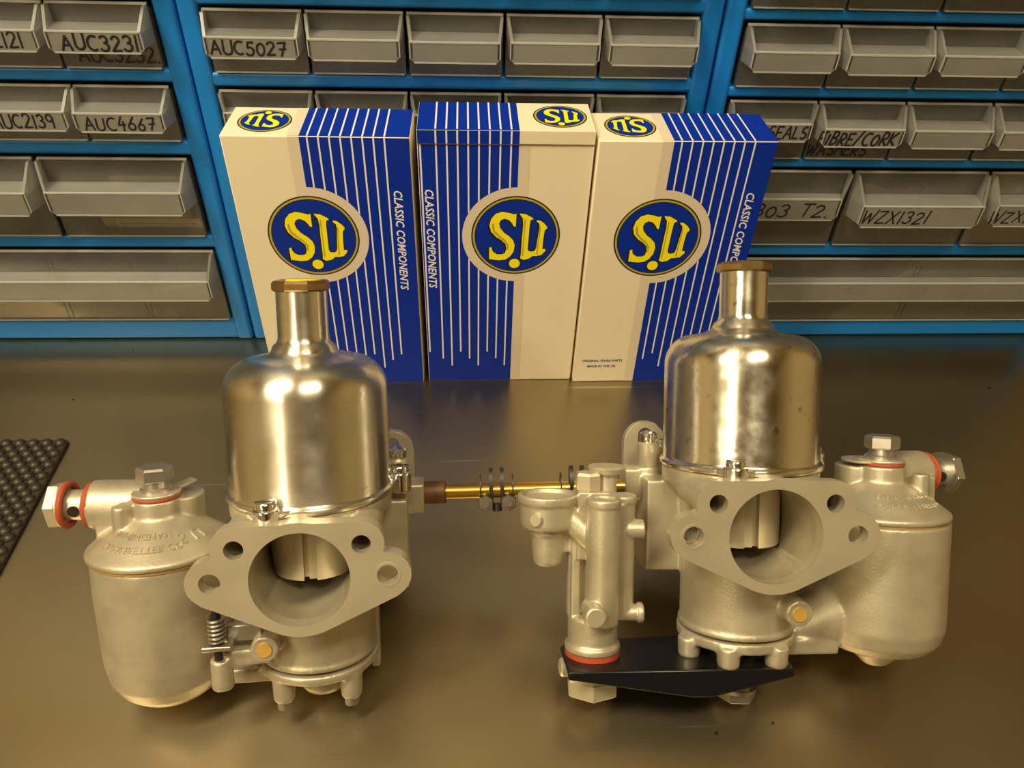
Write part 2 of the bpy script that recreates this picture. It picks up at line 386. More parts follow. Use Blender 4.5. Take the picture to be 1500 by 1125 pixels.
# ------------------------------------------------------------------ drawer cabinets
Y0 = 505.0
def drawer(parent, off, x0, x1, z0, z1, ledge, lip, dividers=0, prot=20, inset=2.2):
    """open-topped frosted tub with a projecting finger lip across its front"""
    t = 1.5; yb = Y0+128; y = Y0
    zt = z1
    b = MB()
    b.box(x0, x1, y, y+t, z0, zt)                                  # front
    b.box(x0, x0+t, y+t, yb, z0, zt-4).box(x1-t, x1, y+t, yb, z0, zt-4)
    b.box(x0+t, x1-t, y+t, yb-t, z0, z0+t).box(x0+t, x1-t, yb-t, yb, z0, zt-4)
    for k in range(dividers):
        xx = x0+(x1-x0)*(k+1)/(dividers+1)
        b.box(xx-2.4, xx-1.2, y+t, yb-t, z0+t, zt-8).box(xx+1.2, xx+2.4, y+t, yb-t, z0+t, zt-8)
    o = b.build('drawer', 'plastic', parent, off, smooth=0)
    # lip: ledge, hanging front, raking cheeks
    zl = z0+ledge; zb = zl-lip; l = MB()
    xa, xb = x0+inset, x1-inset; c = min(3.0, lip*.2)
    l.add([(x0, y, zl+.5), (x1, y, zl+.5), (xb, y-prot, zl), (xa, y-prot, zl), (x0, y, zl-1), (x1, y, zl-1), (xb, y-prot+t, zl-1.4), (xa, y-prot+t, zl-1.4)],
          [(0,1,2,3), (7,6,5,4), (0,4,5,1), (1,5,6,2), (2,6,7,3), (3,7,4,0)])
    fr = [(xa, zl), (xb, zl), (xb, zb+c), (xb-c, zb), (xa+c, zb), (xa, zb+c)]
    l.plate(fr, [], y-prot, y-prot+t, lambda a, b_, d: (a, d, b_))
    for xs, xf, s in ((x0, xa, 1), (x1, xb, -1)):                   # cheeks up to the top corners
        P = [(xs, y, zt-1), (xs, y-5, zt-1), (xf, y-prot, zl), (xf, y-prot, zb+c), (xs, y, zb+2)]
        l.add([(px, py, pz) for px, py, pz in P]+[(px+s*1.8, py, pz) for px, py, pz in P],
              [(0,1,2,3,4), (9,8,7,6,5), (0,5,6,1), (1,6,7,2), (2,7,8,3), (3,8,9,4), (4,9,5,0)])
    l.build('drawer_lip', 'plastic_lip', o, off, smooth=0)
    e = MB(); ye = y-prot                                            # added strips: glow of light in the plastic edges, as whiter colour
    e.box(xa, xb, ye-.3, ye+1.0, zl-.5, zl+.5).box(xa+c, xb-c, ye-.3, ye+1.0, zb-.3, zb+.6)
    e.box(xa-.2, xa+.5, ye-.3, ye+1, zb+c, zl).box(xb-.5, xb+.2, ye-.3, ye+1, zb+c, zl)
    e.box(x0, x1, y-.6, y+.8, zt-1.2, zt).box(x0+1, x1-1, y-.5, y+.8, z0, z0+.9)
    e.build('edge_glow_strip', 'plastic_edge', o, off, smooth=0)
    return o, (xa, xb, zl, zb, y-prot)
def write(o, off, text, x, z, y, h, width=None, thick=1.0, slant=.05):
    fn = lambda a, b_, d: (x+a, y-d-.05, z+b_)
    st = random.getstate(); mb, wd = handwriting(text, fn, h, thick, slant=slant)
    if width:
        random.setstate(st); mb, wd = handwriting(text, fn, h, thick, slant=slant, squeeze=width/wd)
    mb.build('handwritten_lettering', 'ink', o, off, smooth=0, recalc=False)
DR = {}
def cabinet(label, x0, x1, zs, key, cols_by_row, shut=()):
    """zs: list of (bottom, top) of base bar and shelves, lowest first"""
    xc = (x0+x1)/2; off = (xc, Y0+75, 0); root = empty('drawer_cabinet', off)
    tag(root, label, 'cabinet', 'blue drawer cabinets')
    zs = list(zs); cols_by_row = list(cols_by_row)
    while zs[-1][1] < 540: zs.append((zs[-1][0]+48.2, zs[-1][1]+48.2)); cols_by_row.append(5)
    yb = Y0+145; pw = 13; ztop = zs[-1][1]+40
    MB().box(x0, x0+pw, Y0, yb, 0, ztop+9).build('side_panel', 'blue', root, off, smooth=30, bevel=3, seg=3)
    MB().box(x1-pw, x1, Y0, yb, 0, ztop+9).build('side_panel', 'blue', root, off, smooth=30, bevel=3, seg=3)
    MB().box(x0+pw-2, x1-pw+2, yb-3, yb, 1, ztop+8).build('back_panel', 'blue', root, off, smooth=0)
    for i, (a, b) in enumerate(zs+[(ztop, ztop+9)]):
        MB().box(x0+pw-4, x1-pw+4, Y0+1.2, yb-3, max(a, .3), b).build('base_panel' if i == 0 else ('top_panel' if i == len(zs) else 'shelf'), 'blue', root, off, smooth=30, bevel=2.6, seg=3)
    zz = zs+[(ztop, ztop+9)]
    for i, n in enumerate(cols_by_row):
        z0, z1 = zz[i][1]+.3, zz[i+1][0]-1.2
        xi, xj = x0+pw+1.2, x1-pw-1.2; pitch = (xj-xi)/n
        h = z1-z0; big = h > 50
        for c in range(n):
            g = 1.0 if n > 3 else (1.6 if n > 1 else 0)
            jit = random.uniform(-.8, .8) if n > 1 else 0
            a, b = xi+pitch*c+g+jit*.5, xi+pitch*(c+1)-g+jit*.5
            o, lip = drawer(root, off, a, b, z0, z1, (.70 if big else .69)*h, 16.8 if big else 12.2, dividers=4 if n == 1 else 0,
                            inset=4.2 if n <= 3 else 2.0, prot=8.5 if (i <= 2 and c in shut) else (17 if n > 1 else 14)+random.uniform(-1.5, 1.5))
            DR[(key, i, c)] = (o, lip, off, (a, b, z0, z1))
    return root
cabinet('blue drawer cabinet at the left, behind the black rubber mat', -508, -174.2, [(0, 20), (85, 95.5), (157.5, 168), (206.5, 215.5), (256, 265)], 'L', [1, 3, 5, 5, 5])
cabinet('blue drawer cabinet standing directly behind the three printed boxes', -173.2, 160.2, [(0, 19), (82, 92), (155, 165), (204.5, 214), (253.5, 263)], 'C', [1, 3, 5, 5, 5], range(5))
cabinet('blue drawer cabinet at the right with drawers marked in black pen', 161.4, 495, [(0, 17), (79, 89.5), (152, 159.5), (202, 209.5), (250.5, 258)], 'R', [1, 3, 5, 5, 5], (0,))
def lip_text(k, text, x0, x1, h, dz=.2, thick=1.0, slant=.05, low=False):
    o, (xa, xb, zl, zb, yf), off, (a, b, z0, z1) = DR[k]
    if low: write(o, off, text, x0, z0+dz, Y0, h, x1-x0, thick, slant)
    else: write(o, off, text, x0, zb+dz, yf, h, x1-x0, thick, slant)
lip_text(('L', 3, 3), 'AUC2121', -298, -260, 8.6, 2, 1.25)
lip_text(('L', 3, 4), 'AUC3231', -239, -193, 8.8, 1.8, 1.5)
lip_text(('L', 3, 4), 'AUC3232.', -239, -189, 8.6, 4, 1.4, low=True)
lip_text(('L', 2, 3), 'AUC2139', -298, -259, 8.6, 1.8, 1.25)
lip_text(('L', 2, 4), 'AUC4667', -241, -196, 8.2, 1.8, 1.2)
lip_text(('C', 3, 0), 'AUC5027', -153, -107, 7.8, 2.2, 1.35)
lip_text(('R', 2, 0), 'SEALS', 204, 232, 8.4, 2.2, 1.3, slant=.15)
lip_text(('R', 2, 1), 'FIBRE/CORK', 236, 291, 8.8, 1.6, 1.5, slant=.22)
lip_text(('R', 2, 1), 'WASHERS', 238, 282, 8.0, 3, 1.4, slant=.15, low=True)
lip_text(('R', 1, 0), '303 T2.', 208, 266, 10.0, 3.0, 1.3, slant=.2)
lip_text(('R', 1, 1), 'WZX1321', 285, 336, 9.6, 3.4, 1.25, slant=.2)
lip_text(('R', 1, 2), 'WZX13', 382, 420, 9.2, 3.4, 1.15, slant=.15)

# things lying in the drawers, seen dimly through the plastic
def inside(name, mb, m, label, cat, base, bevel=.6, group=None, smooth=35):
    return tag(mb.build(name, m, None, (0, 0, 0), smooth=smooth, bevel=bevel), label, cat, group)
def shift(o, loc): o.location = Vector(loc)*S; return o
zf = lambda k: DR[k][3][2]+1.9
z = zf(('L', 1, 2))
pk = empty('paper_packet', (-232, 512, z)); tag(pk, 'cylindrical yellowed paper packet with a scribbled label, in a left cabinet drawer', 'packet')
MB().lathe([(9.5, 0), (10.5, 1.5), (10.5, 62), (9.5, 63.5)], (-262, 517.5, z+10.8), (1, 0, 0), 28).build('wrapper', 'wax_paper', pk, (-232, 512, z))
pl = MB().add([(-252+60*a, 517.5-10.75*math.cos(rad(t)), z+10.8+10.75*math.sin(rad(t))) for t in (-55, -35, -15, 5) for a in (0, 1)], [(2*k, 2*k+1, 2*k+3, 2*k+2) for k in range(3)]).build('paper_label', 'paper', pk, (-232, 512, z), recalc=False)
sq = MB(); xx = -250
while xx < -196:
    wq = random.uniform(2, 6)
    for t in (-38, -22):
        cy, cz = 517.5-10.85*math.cos(rad(t)), z+10.8+10.85*math.sin(rad(t))
        sq.add([(xx, cy, cz), (xx+wq*.8, cy, cz+random.uniform(-.3, .3)), (xx+wq*.8, cy, cz+1.1), (xx, cy, cz+1)], [(0, 1, 2, 3)])
    xx += wq
sq.build('scribbled_lines', 'ink', pl, (-232, 512, z), smooth=0, recalc=False)
z = zf(('L', 1, 2))
shift(inside('folded_card', MB().box(-30, 30, -.7, .7, 0, 26), 'wax_paper', 'pale folded card standing behind the paper packet in its drawer', 'card', 0), (-235, 545, z))
for k, (key, x, y, r, m, lab) in enumerate((
    (('L', 3, 4), -222, 520, 9, 'wax_paper', 'round pale cork disc, left of two, in the drawer marked AUC3231'),
    (('L', 3, 4), -203, 521, 9, 'wax_paper', 'round pale cork disc, right of two, in the drawer marked AUC3231'),
    (('L', 2, 4), -206, 523, 4, 'brass', 'small brass washer in the drawer marked AUC4667'),
    (('C', 3, 1), -77, 518, 5, 'brass_cap', 'small brown ring in the drawer beside the one marked AUC5027'))):
    shift(inside('washer', MB().ring(r*.45, r, -1.5, 1.5, (0, 0, r+.2), (0, 1, .25), 28), m, lab, 'washer', 0, group='loose washers in the drawers'), (x, y, zf(key)))
for x, yw, r, lab in ((-236, 20, 5, 'bright steel spindle lying behind the divider in the lowest left drawer'), (-300, -30, 4, 'bright steel spindle further left in the lowest left drawer')):
    mbs = MB().lathe([(r*.6, 0), (r*.6, 12), (r, 12.5), (r, 34), (r*.7, 35), (r*.7, 48)], (-24, 0, r), (1, 0, 0), 24)
    o = shift(inside('spindle', mbs, 'chrome', lab, 'spindle', 0, bevel=0), (x, 540, zf(('L', 0, 0)))); o.rotation_euler.z = rad(yw)
for key, x, h, lab in ((('R', 1, 1), 325, 34, 'folded buff paper in the drawer marked WZX1321'), (('R', 1, 2), 430, 44, 'crumpled pale paper filling the drawer at the right edge')):
    b = MB(); n = 12
    b.add([(-38+76*k/n, (3 if k % 2 else -2)+(row*4-8), (h if row else 0)+random.uniform(-3, 3)*row) for row in (0, 1) for k in range(n+1)],
          [(k, k+1, n+2+k, n+1+k) for k in range(n)])
    o = shift(inside('folded_paper', b, 'wax_paper', lab, 'paper', 0, bevel=0), (x, 535, zf(key)))
    so = o.modifiers.new('thickness', 'SOLIDIFY'); so.thickness = .8*S

# ------------------------------------------------------------------ printed spare-part boxes
S_OUT = [(600,330),(575,340),(520,325),(440,312),(370,335),(320,390),(303,460),(325,530),(380,585),(440,620),(490,665),(500,715),(485,765),(450,782),(390,780),(350,755),(335,730),(330,700),(305,705),(303,760),(305,840),(330,838),(345,842),(420,850),(490,842),(545,805),(582,750),(592,680),(575,625),(530,580),(470,540),(425,490),(410,440),(430,400),(470,385),(520,400),(555,435),(575,468),(597,470)]
U_OUT = [(635,330),(700,335),(780,375),(790,390),(760,400),(752,450),(745,640),(742,720),(755,745),(790,750),(825,740),(840,700),(850,600),(865,480),(860,440),(830,415),(832,400),(870,405),(920,440),(950,475),(945,495),(925,510),(915,600),(910,720),(945,720),(945,745),(900,790),(840,800),(800,800),(765,830),(700,845),(660,825),(668,780),(672,600),(680,450),(672,380),(645,350)]
U_LINE = [(690,390),(705,395),(700,560),(695,800),(680,800),(688,600)]
U_LINE2 = [(868,470),(880,478),(868,600),(858,780),(842,780),(855,620)]
S_LINE = [(335,440),(350,440),(365,515),(420,570),(480,615),(520,670),(520,730),(505,730),(505,680),(470,632),(410,590),(350,535),(330,480)]
norm = lambda P: [((x-600)/500, (580-y)/432) for x, y in P]
def flat(poly, fn, d, mb=None, holes=()):
    mb = mb or MB()
    loops = [poly]+list(holes); fl = [p for L in loops for p in L]
    tr = tessellate_polygon([[Vector((p[0], p[1], 0)) for p in L] for L in loops])
    return mb.add([fn(p[0], p[1], d) for p in fl], [tuple(t) for t in tr])
def emblem(box, off, fn, cx, cz, r, halo=True):
    """round badge: rings, blue field, yellow S.U letters and dot; fn maps face plane to space"""
    g = lambda a, b, d: fn(cx+a*r, cz+b*r, .16+(d-.3)*.4)
    base = flat(circle(0, 0, 1, 64), g, .32).build('emblem', 'ink', box, off, smooth=0, recalc=False)
    if r > 20: k1, k2, k3 = .968, .925, .905
    else: k1, k2, k3 = .95, .88, .85
    flat(circle(0, 0, k1, 64), g, .42).build('emblem_ring', 'ochre' if r > 20 else 'ochre', base, off, smooth=0, recalc=False)
    flat(circle(0, 0, k2, 64), g, .52).build('emblem_ring', 'ink', base, off, smooth=0, recalc=False)
    flat(circle(0, 0, k3, 64), g, .62).build('emblem_field', 'print_blue', base, off, smooth=0, recalc=False)
    sh = lambda P, dx, dy: [(x+dx, y+dy) for x, y in P]
    sc = lambda P, k: P
    mbk = MB()
    for P in (norm(S_OUT), norm(U_OUT), circle(-.006, -.71, .125, 20)):
        for dx, dy in ((-.045, -.02), (.022, 0), (0, .022), (0, -.025)):
            flat(sh(P, dx, dy), g, .70+abs(dx), mbk)
    mbk.build('letter_outline', 'ink', base, off, smooth=0, recalc=False)
    flat(norm(S_OUT), g, .85).build('letter', 'yellow', base, off, smooth=0, recalc=False)
    flat(norm(U_OUT), g, .85).build('letter', 'yellow', base, off, smooth=0, recalc=False)
    flat(circle(-.006, -.71, .125, 24), g, .85).build('letter_dot', 'yellow', base, off, smooth=0, recalc=False)
    if r > 20:
        ml = MB()
        for P in (S_LINE, U_LINE, U_LINE2): flat(norm(P), g, .95, ml)
        ml.build('letter_shading', 'ochre', base, off, smooth=0, recalc=False)
def printed_box(label, x0, x1, y0, D, H, flip, yaw=0.0, flap=False, small=False):
    """flip False: cream left / blue right; True: the other face, blue left / cream right"""
    W = x1-x0; xc = (x0+x1)/2; root = empty('spare_parts_box', (xc, y0+D/2, 0), Matrix.Rotation(rad(yaw), 3, 'Z'))
    tag(root, label, 'box', 'printed spare parts boxes')
    off = (W/2, D/2, 0)                                   # local: x 0..W, y 0..D (front at 0), z 0..H
    MB().box(0, W, 0, D, 0, H).build('carton', 'cream', root, off, smooth=30, bevel=.9, seg=2)
    F = lambda a, b, d: (a, -d, b)                        # front face plane
    T = lambda a, b, d: (a, b, H+d)                       # top face plane
    R_ = 29.7; ec = 47.0 if not flip else W-47.0; ez = 127.5
    # blue printed half with its rounded bite around the badge
    def halfshape(top):
        hr = 35.8; pts = []
        if not flip: pts = [(ec, .4), (W-.4, .4), (W-.4, top), (ec, top)]+[(ec+hr*math.cos(a), ez+hr*math.sin(a)) for a in [rad(90-k*7.5) for k in range(25)]]
        else: pts = [(ec, top), (.4, top), (.4, .4), (ec, .4)]+[(ec-hr*math.cos(a), ez+hr*math.sin(a)) for a in [rad(-90+k*7.5) for k in range(25)]]
        return pts
    ztop = H-.4 if not flap else H-8.2
    pb = flat(halfshape(ztop), F, .14).build('printed_panel', 'print_blue', root, off, smooth=0, recalc=False)
    # grey-cream shadow edge and halo behind the badge
    hb = MB()
    e0, e1 = (ec-7, ec) if not flip else (ec, ec+7)
    flat([(e0, .5), (e1, .5), (e1, ztop), (e0, ztop)], F, .10, hb)
    sgn = 1 if not flip else -1
    flat([(ec+sgn*35.8*math.cos(a), ez+35.8*math.sin(a)) for a in [rad(-90+k*7.5) for k in range(25)]], F, .10, hb)
    hb.build('printed_shadow', 'halo', root, off, smooth=0, recalc=False)
    # pinstripes running down the blue half with staggered ends
    ends = [15, 22, 28.5]
    xs = [ec+sgn*(4.9+6.6*k) for k in range(8)]
    if flip: xs.append(1.8)
    sw = .52; ps = MB(); pt = MB()
    for k, x in enumerate(xs):
        zb = ends[k % 3] if flip else [22.5, 28, 15][k % 3]
        dx = abs(x-ec)
        if dx < 35.8:
            hz = math.sqrt(35.8**2-dx*dx)
            segs = [(zb, ez-hz), (ez+hz, ztop)]
        else: segs = [(zb, ztop)]
        for a, b in segs:
            if b > a: flat([(x-sw, a), (x+sw, a), (x+sw, b), (x-sw, b)], F, .24, ps)
        if not (flip and k == 8): flat([(x-sw, 0.3), (x+sw, .3), (x+sw, D-.5), (x-sw, D-.5)], T, .24 if not flap else 1.24, pt)
    ps.build('pinstripes', 'white_print', root, off, smooth=0, recalc=False)
    # top print
    bx0, bx1 = (ec, W-.4) if not flip else (.4, ec)
    e0, e1 = (ec-7, ec) if not flip else (ec, ec+7)
    if flap:
        fl = MB().box(0.2, W-.2, -1.0, D-.3, H, H+1).box(.2, W-.2, -1.0, -.05, H-7.6, H+.5).build('lid_flap', 'cream', root, off, smooth=30, bevel=.3)
        MB().box(.3, W-.3, -.35, .1, H-8.4, H-7.5).build('lid_seam', 'dark_gap', root, off, smooth=0)
        T2 = lambda a, b, d: (a, b, H+1+d); F2 = lambda a, b, d: (a, -1-d, b)
        tb = flat([(bx0, -.9), (bx1, -.9), (bx1, D-.7), (bx0, D-.7)], T2, .1).build('printed_panel', 'print_blue', fl, off, smooth=0, recalc=False)
        flat([(bx0, H-7.5), (bx1, H-7.5), (bx1, H+.9), (bx0, H+.9)], F2, .1).build('printed_panel', 'print_blue', fl, off, smooth=0, recalc=False)
        q = MB()
        for x in xs[:8]: flat([(x-sw, H-7.5), (x+sw, H-7.5), (x+sw, H+.9), (x-sw, H+.9)], F2, .2, q)
        q.build('pinstripes', 'white_print', fl, off, smooth=0, recalc=False)
        pt.build('pinstripes', 'white_print', fl, off, smooth=0, recalc=False)
        emblem(fl, off, lambda a, b, d: (a, b, H+1+d), (W+ec)/2+3, D*.5, 17)
    else:
        flat([(bx0, .4), (bx1, .4), (bx1, D-.7), (bx0, D-.7)], T, .14).build('printed_panel', 'print_blue', root, off, smooth=0, recalc=False)
        flat([(e0, .4), (e1, .4), (e1, D-.7), (e0, D-.7)], T, .10).build('printed_shadow', 'halo', root, off, smooth=0, recalc=False)
        pt.build('pinstripes', 'white_print', root, off, smooth=0, recalc=False)
        emblem(root, off, lambda a, b, d: (ec-24-(a-(ec-24)), D*.5-(b-D*.5), H+d), ec-24, D*.5, 16.5)
    emblem(root, off, F, ec, ez, R_)
    # lettering down the edge
    vs, fs = text_mesh('CLASSIC COMPONENTS', 7.6, shear=.22, bold=.16, spacing=1.04)
    wd = max(v[0] for v in vs); k = 76.0/wd
    tx = (W-9.5) if not flip else 6.2
    MB().add([F(tx-2.6+v[1]*1.0, 162-v[0]*k, .26) for v in vs], fs).build('lettering', 'white_print', root, off, smooth=0, recalc=False)
    if small:
        for i, (s, xw) in enumerate((('ORIGINAL SPARE PARTS', 31), ('MADE IN THE UK', 22))):
            vs, fs = text_mesh(s, 3.0, bold=.04, align='CENTER'); wd = max(v[0] for v in vs)-min(v[0] for v in vs)
            MB().add([F(21+v[0]*xw/wd, 20.2-i*5.4+v[1], .2) for v in vs], fs).build('lettering', 'print_navy', root, off, smooth=0, recalc=False)
    return root
printed_box('cream and blue printed box, leftmost of three, behind the left carburettor neck', -147.5, -34.0, 451.5, 43, 196.5, False, yaw=-.6)
printed_box('middle printed box of three, blue half on its left side, lid seam showing', -30.3, 79.3, 453, 42.5, 200, True, flap=True)
printed_box('cream and blue printed box, rightmost of three, small print at its lower left corner', 80.6, 193.6, 450.5, 43, 196.2, False, yaw=.6, small=True)

# ------------------------------------------------------------------ ribbed rubber mat
mo = (-330, 280, 0)
mat_o = empty('rubber_mat', mo); tag(mat_o, 'black knobbly rubber mat lying at the left edge of the bench', 'mat')
mrot = Matrix.Rotation(rad(2.5), 3, 'Z')
MB().box(-460, -277, 150, 390, 0, 3.2).build('mat_base', 'rubber', mat_o, mo, smooth=0, bevel=1)
bump = MB().lathe([(3.9, 0), (3.8, 1.4), (3.0, 3.0), (1.6, 3.9), (0, 4.2)], (0, 0, 0), seg=12).build('bump', 'rubber', mat_o, (0, 0, 0), smooth=60)
bm_me = bump.data; first = True; rest = MB(); npart = 0
pit = 9.0; row = 0; y = 386.6
while y > 152:
    x = -281.0-(pit/2 if row % 2 else 0)
    while x > -458:
        vis = x > -324+(391-y)*.436-4 and y > 262
        if vis and npart < 300:
            o = bump if first else bump.copy()
            if not first: COL.objects.link(o)
            first = False; o.parent = mat_o; o.location = ((x-mo[0])*S, (y-mo[1])*S, 2.0*S); npart += 1
        else: rest.lathe([(3.9, 0), (3.0, 3.0), (0, 4.2)], (x, y, 2), seg=8)
        x -= pit
    y -= pit*.56; row += 1
tag(rest.build('bumps', 'rubber', mat_o, mo, smooth=60), kind='stuff')

# ------------------------------------------------------------------ carburettors
def carb_rot(tilt, yaw, roll):
    t, y, r = rad(tilt), rad(yaw), rad(roll)
    n = Vector((math.sin(y)*math.cos(t), -math.cos(y)*math.cos(t), math.sin(t)))
    u = Vector((math.cos(y), math.sin(y), 0)); ww = n.cross(u)
    u2 = u*math.cos(r)+ww*math.sin(r); w2 = -u*math.sin(r)+ww*math.cos(r)
    return Matrix((u2, -n, w2)).transposed()
def hexp(r, a0=0): return [(r*math.cos(a0+k*PI/3), r*math.sin(a0+k*PI/3)) for k in range(6)]
def hexhead(mb, o, ax, r, h, start=0):
    """chamfered hexagon head"""
    return mb.lathe([(r*.9, 0), (r, h*.12), (r, h*.85), (r*.88, h)], o, ax, 6, start)
def flange_outline():
    up = lambda x, z: (abs(x) <= 27.5 and 5.6 <= z <= 26.2) or (abs(x)-27.5)**2+(z-15.9)**2 <= 10.3**2
    def inside(x, z):
        ax = abs(x)
        if x*x+z*z <= 27**2 or (ax-38.7)**2+(z-.5)**2 <= 10.7**2 or up(x, z): return True
        if z < .5:                                  # straight taper from ear to lower lobe
            dx, dz = 38.7, .5; L = math.hypot(dx, dz); s = (27-10.7)/L; a = math.asin(s)
            nx, nz = math.sin(a), -math.cos(a)
            return ax*nx+z*nz <= 27 and ax < 44 and ax*math.cos(a)+z*math.sin(a) >= 0
        return False
    pts = []
    for k in range(220):
        a = 2*PI*k/220; r = 62
        while r > 10 and not inside(r*math.cos(a), r*math.sin(a)): r -= .08
        pts.append((r*math.cos(a), r*math.sin(a)))
    return pts
FO = flange_outline()
def cone_text(mb, body, size, cx, cy, r0, a_mid, zfun, inward=True, spacing=1.05, wide=1.0):
    """raised lettering wrapped on the conical bowl lid, letter tops towards the rim"""
    vs, fs = text_mesh(body, size, extrude=.8, align='CENTER', spacing=spacing)
    out = []
    for x, y, d in vs:
        r = r0+y; a = a_mid+x*wide/r0
        out.append((cx+r*math.cos(a), cy+r*math.sin(a), zfun(r)+.1+d))
    mb.add(out, fs)
def carburettor(side, P, tilt, yaw, roll, label):
    s = 1 if side == 'L' else -1                  # L: float bowl towards -x
    off = Vector((0, 51, -84))
    Rm = carb_rot(tilt, yaw, roll)
    root = empty('carburettor', Vector(P)+Rm @ off, Rm)
    tag(root, label, 'carburettor', 'twin carburettors')
    X = lambda x: s*x
    def MBm(): return MB()
    bx = lambda mb, a, b, *r: mb.box(min(X(a), X(b)), max(X(a), X(b)), *r)
    # --- main body casting
    b = MB()
    b.cyl((0, 4, 0), (0, 52, 0), 26.4, seg=48).cyl((0, 50, 0), (0, 102, 0), 26.4, seg=48)
    b.lathe([(28.8, -58), (28.8, -6), (29.5, 8), (39.4, 18.0), (39.8, 25.6)], (0, 51, 0), seg=56)
    b.lathe([(29.7, -58.5), (29.7, -56)], (0, 51, 0), seg=56)
    bx(b, 20, 47, 56, 94, -32, 16)                                      # spindle housing side
    b.cyl((X(42.5), 75, -8), (X(42.5), 75, 22 if side == 'L' else 21), 6.4, seg=24)
    bx(b, 40, 56, 70, 86, 4, 20)                                        # spindle boss
    b.cyl((0, 8, 15), (0, 24, 15), 12, seg=24)
    bx(b, -44, 44, 86, 100, -36, 14)
    pinx, pinz = (-20.5, -40.2) if side == 'L' else (-19.0, -41.8)
    b.cyl((X(pinx), 15, pinz), (X(pinx), 44, pinz), 6.6, seg=24)
    if side == 'L':
        bx(b, -41, -18, 20, 26, -50, -42.5); bx(b, 26, 30.5, 56, 64, -76, -40)
        b.cyl((-42, 22, -62), (-42, 22, -46.5), 5.2, seg=20)
    for q in (-27.5, 27.5): b.cyl((q, 5, 15.6), (q, 42, 15.6), 8.2, seg=28)
    cut = [MB().cyl((0, -2, 0), (0, 84, 0), 22.5, seg=64), MB().cyl((0, 51, -16), (0, 51, 40), 21.4, seg=64)]
    cut += [MB().cyl((q, -2, 15.6), (q, 40, 15.6), 4.3, seg=28) for q in (-27.5, 27.5)]
    cast(b, 'body_casting', 'cast', root, off, voxel=.9, it=4, cut=cut)
    # --- mounting flange
    hs = [circle(0, 0, 22.2, 64)]+[circle(x, z, r, 28) for x, z, r in ((-27.5, 15.6, 4.3), (27.5, 15.6, 4.3), (-38.7, .5, 4.7), (38.7, .5, 4.7))]
    fl = MB().plate(FO, hs, 0, 7.5, lambda a, b_, d: (a, d, b_)).build('mounting_flange', 'machined', root, off, smooth=30, bevel=.35, seg=2)
    MB().ring(4.75, 5.9, -.25, .3, (38.7 if side == 'L' else -38.7, 0, .5), (0, 1, 0), 28).build('hole_collar', 'machined', fl, off)
    if side == 'R': hexhead(MB(), (-39.6, 9, 1.6), (0, -1, 0), 4.4, 5.5, .3).build('flange_bolt', 'steel', fl, off, smooth=30)
    # --- piston with its vertical key slot
    sx = -1.6 if side == 'L' else 2.6; r_ = 20.9; steps = ((sx-1.3, 0), (sx-1.3, 5), (sx+1.0, 5), (sx+1.0, 2.2), (sx+5.0, 2.2), (sx+5.0, 0)) if side == 'L' else ((sx-6.5, 0), (sx-6.5, 2.4), (sx-1.6, 2.4), (sx-1.6, 5), (sx+.9, 5), (sx+.9, 0))
    pts = [(x, -math.sqrt(r_*r_-x*x)+d) for x, d in steps]
    a0 = math.atan2(-math.sqrt(r_*r_-steps[-1][0]**2), steps[-1][0]); a1 = math.atan2(-math.sqrt(r_*r_-steps[0][0]**2), steps[0][0])+2*PI
    pts += [(r_*math.cos(a0+(a1-a0)*k/60), r_*math.sin(a0+(a1-a0)*k/60)) for k in range(1, 60)]
    MB().plate(pts, [], -13.6, 27, lambda a, b_, d: (a, 51+b_, d)).build('piston', 'machined', root, off, smooth=28)
    # --- polished suction chamber
    R = 39.3; prof = [(40.6, 26), (40.9, 26.4), (40.9, 28.2), (40.5, 28.8), (39.6, 29.4), (R, 30.4), (R, 78)]
    for k in range(1, 13):
        a = rad(90*k/12); prof.append((R-15.5*(1-math.cos(a)), 78+15.5*math.sin(a)))
    prof += [(19.5, 94.4), (16.8, 95.4), (15.6, 97.0), (14.8, 99.2), (13.0, 100.6), (12.3, 102.4), (12.1, 104), (12.1, 125.2), (11.4, 125.5)]
    ch = MB().lathe(prof, (0, 51, 0), seg=96).build('suction_chamber', 'dome' if side == 'L' else 'dome_worn', root, off, smooth=40)
    for aa in (-109 if side == 'L' else -112, 11, 131):                  # screw lugs round the rim
        a = rad(aa); lx, ly = 44.6*math.cos(a), 51+44.6*math.sin(a); ix, iy = 36*math.cos(a), 51+36*math.sin(a)
        lg = MB().lathe([(5.2, 20.5), (5.9, 21.3), (5.9, 30.4), (5.2, 31.2)], (lx, ly, 0), seg=24)
        tx, ty = -math.sin(a)*9, math.cos(a)*9
        lg.add([(ix+tx*1.4, iy+ty*1.4, 25.8), (ix-tx*1.4, iy-ty*1.4, 25.8), (lx-tx*.5, ly-ty*.5, 25.8), (lx+tx*.5, ly+ty*.5, 25.8),
                (ix+tx*1.4, iy+ty*1.4, 29.0), (ix-tx*1.4, iy-ty*1.4, 29.0), (lx-tx*.5, ly-ty*.5, 29.0), (lx+tx*.5, ly+ty*.5, 29.0)],
               [(0,1,2,3), (4,7,6,5), (0,4,5,1), (1,5,6,2), (2,6,7,3), (3,7,4,0)])
        lo = lg.build('screw_lug', 'chrome' if side == 'L' else 'dome_worn', ch, off, smooth=40, bevel=.5)
        if 0: MB().plate([(-4.3,-.7),(-4.3,.7),(-1.2,.7)]+[(4.3*math.cos(rad(q)), 4.3*math.sin(rad(q))) for q in range(160, 9, -15)]+[(4.2,.7),(4.2,-.7)]+[(4.3*math.cos(rad(q)), 4.3*math.sin(rad(q))) for q in range(-10, -171, -15)], [], 29, 31.6, lambda p, q, d: (lx+p, ly+q, d))
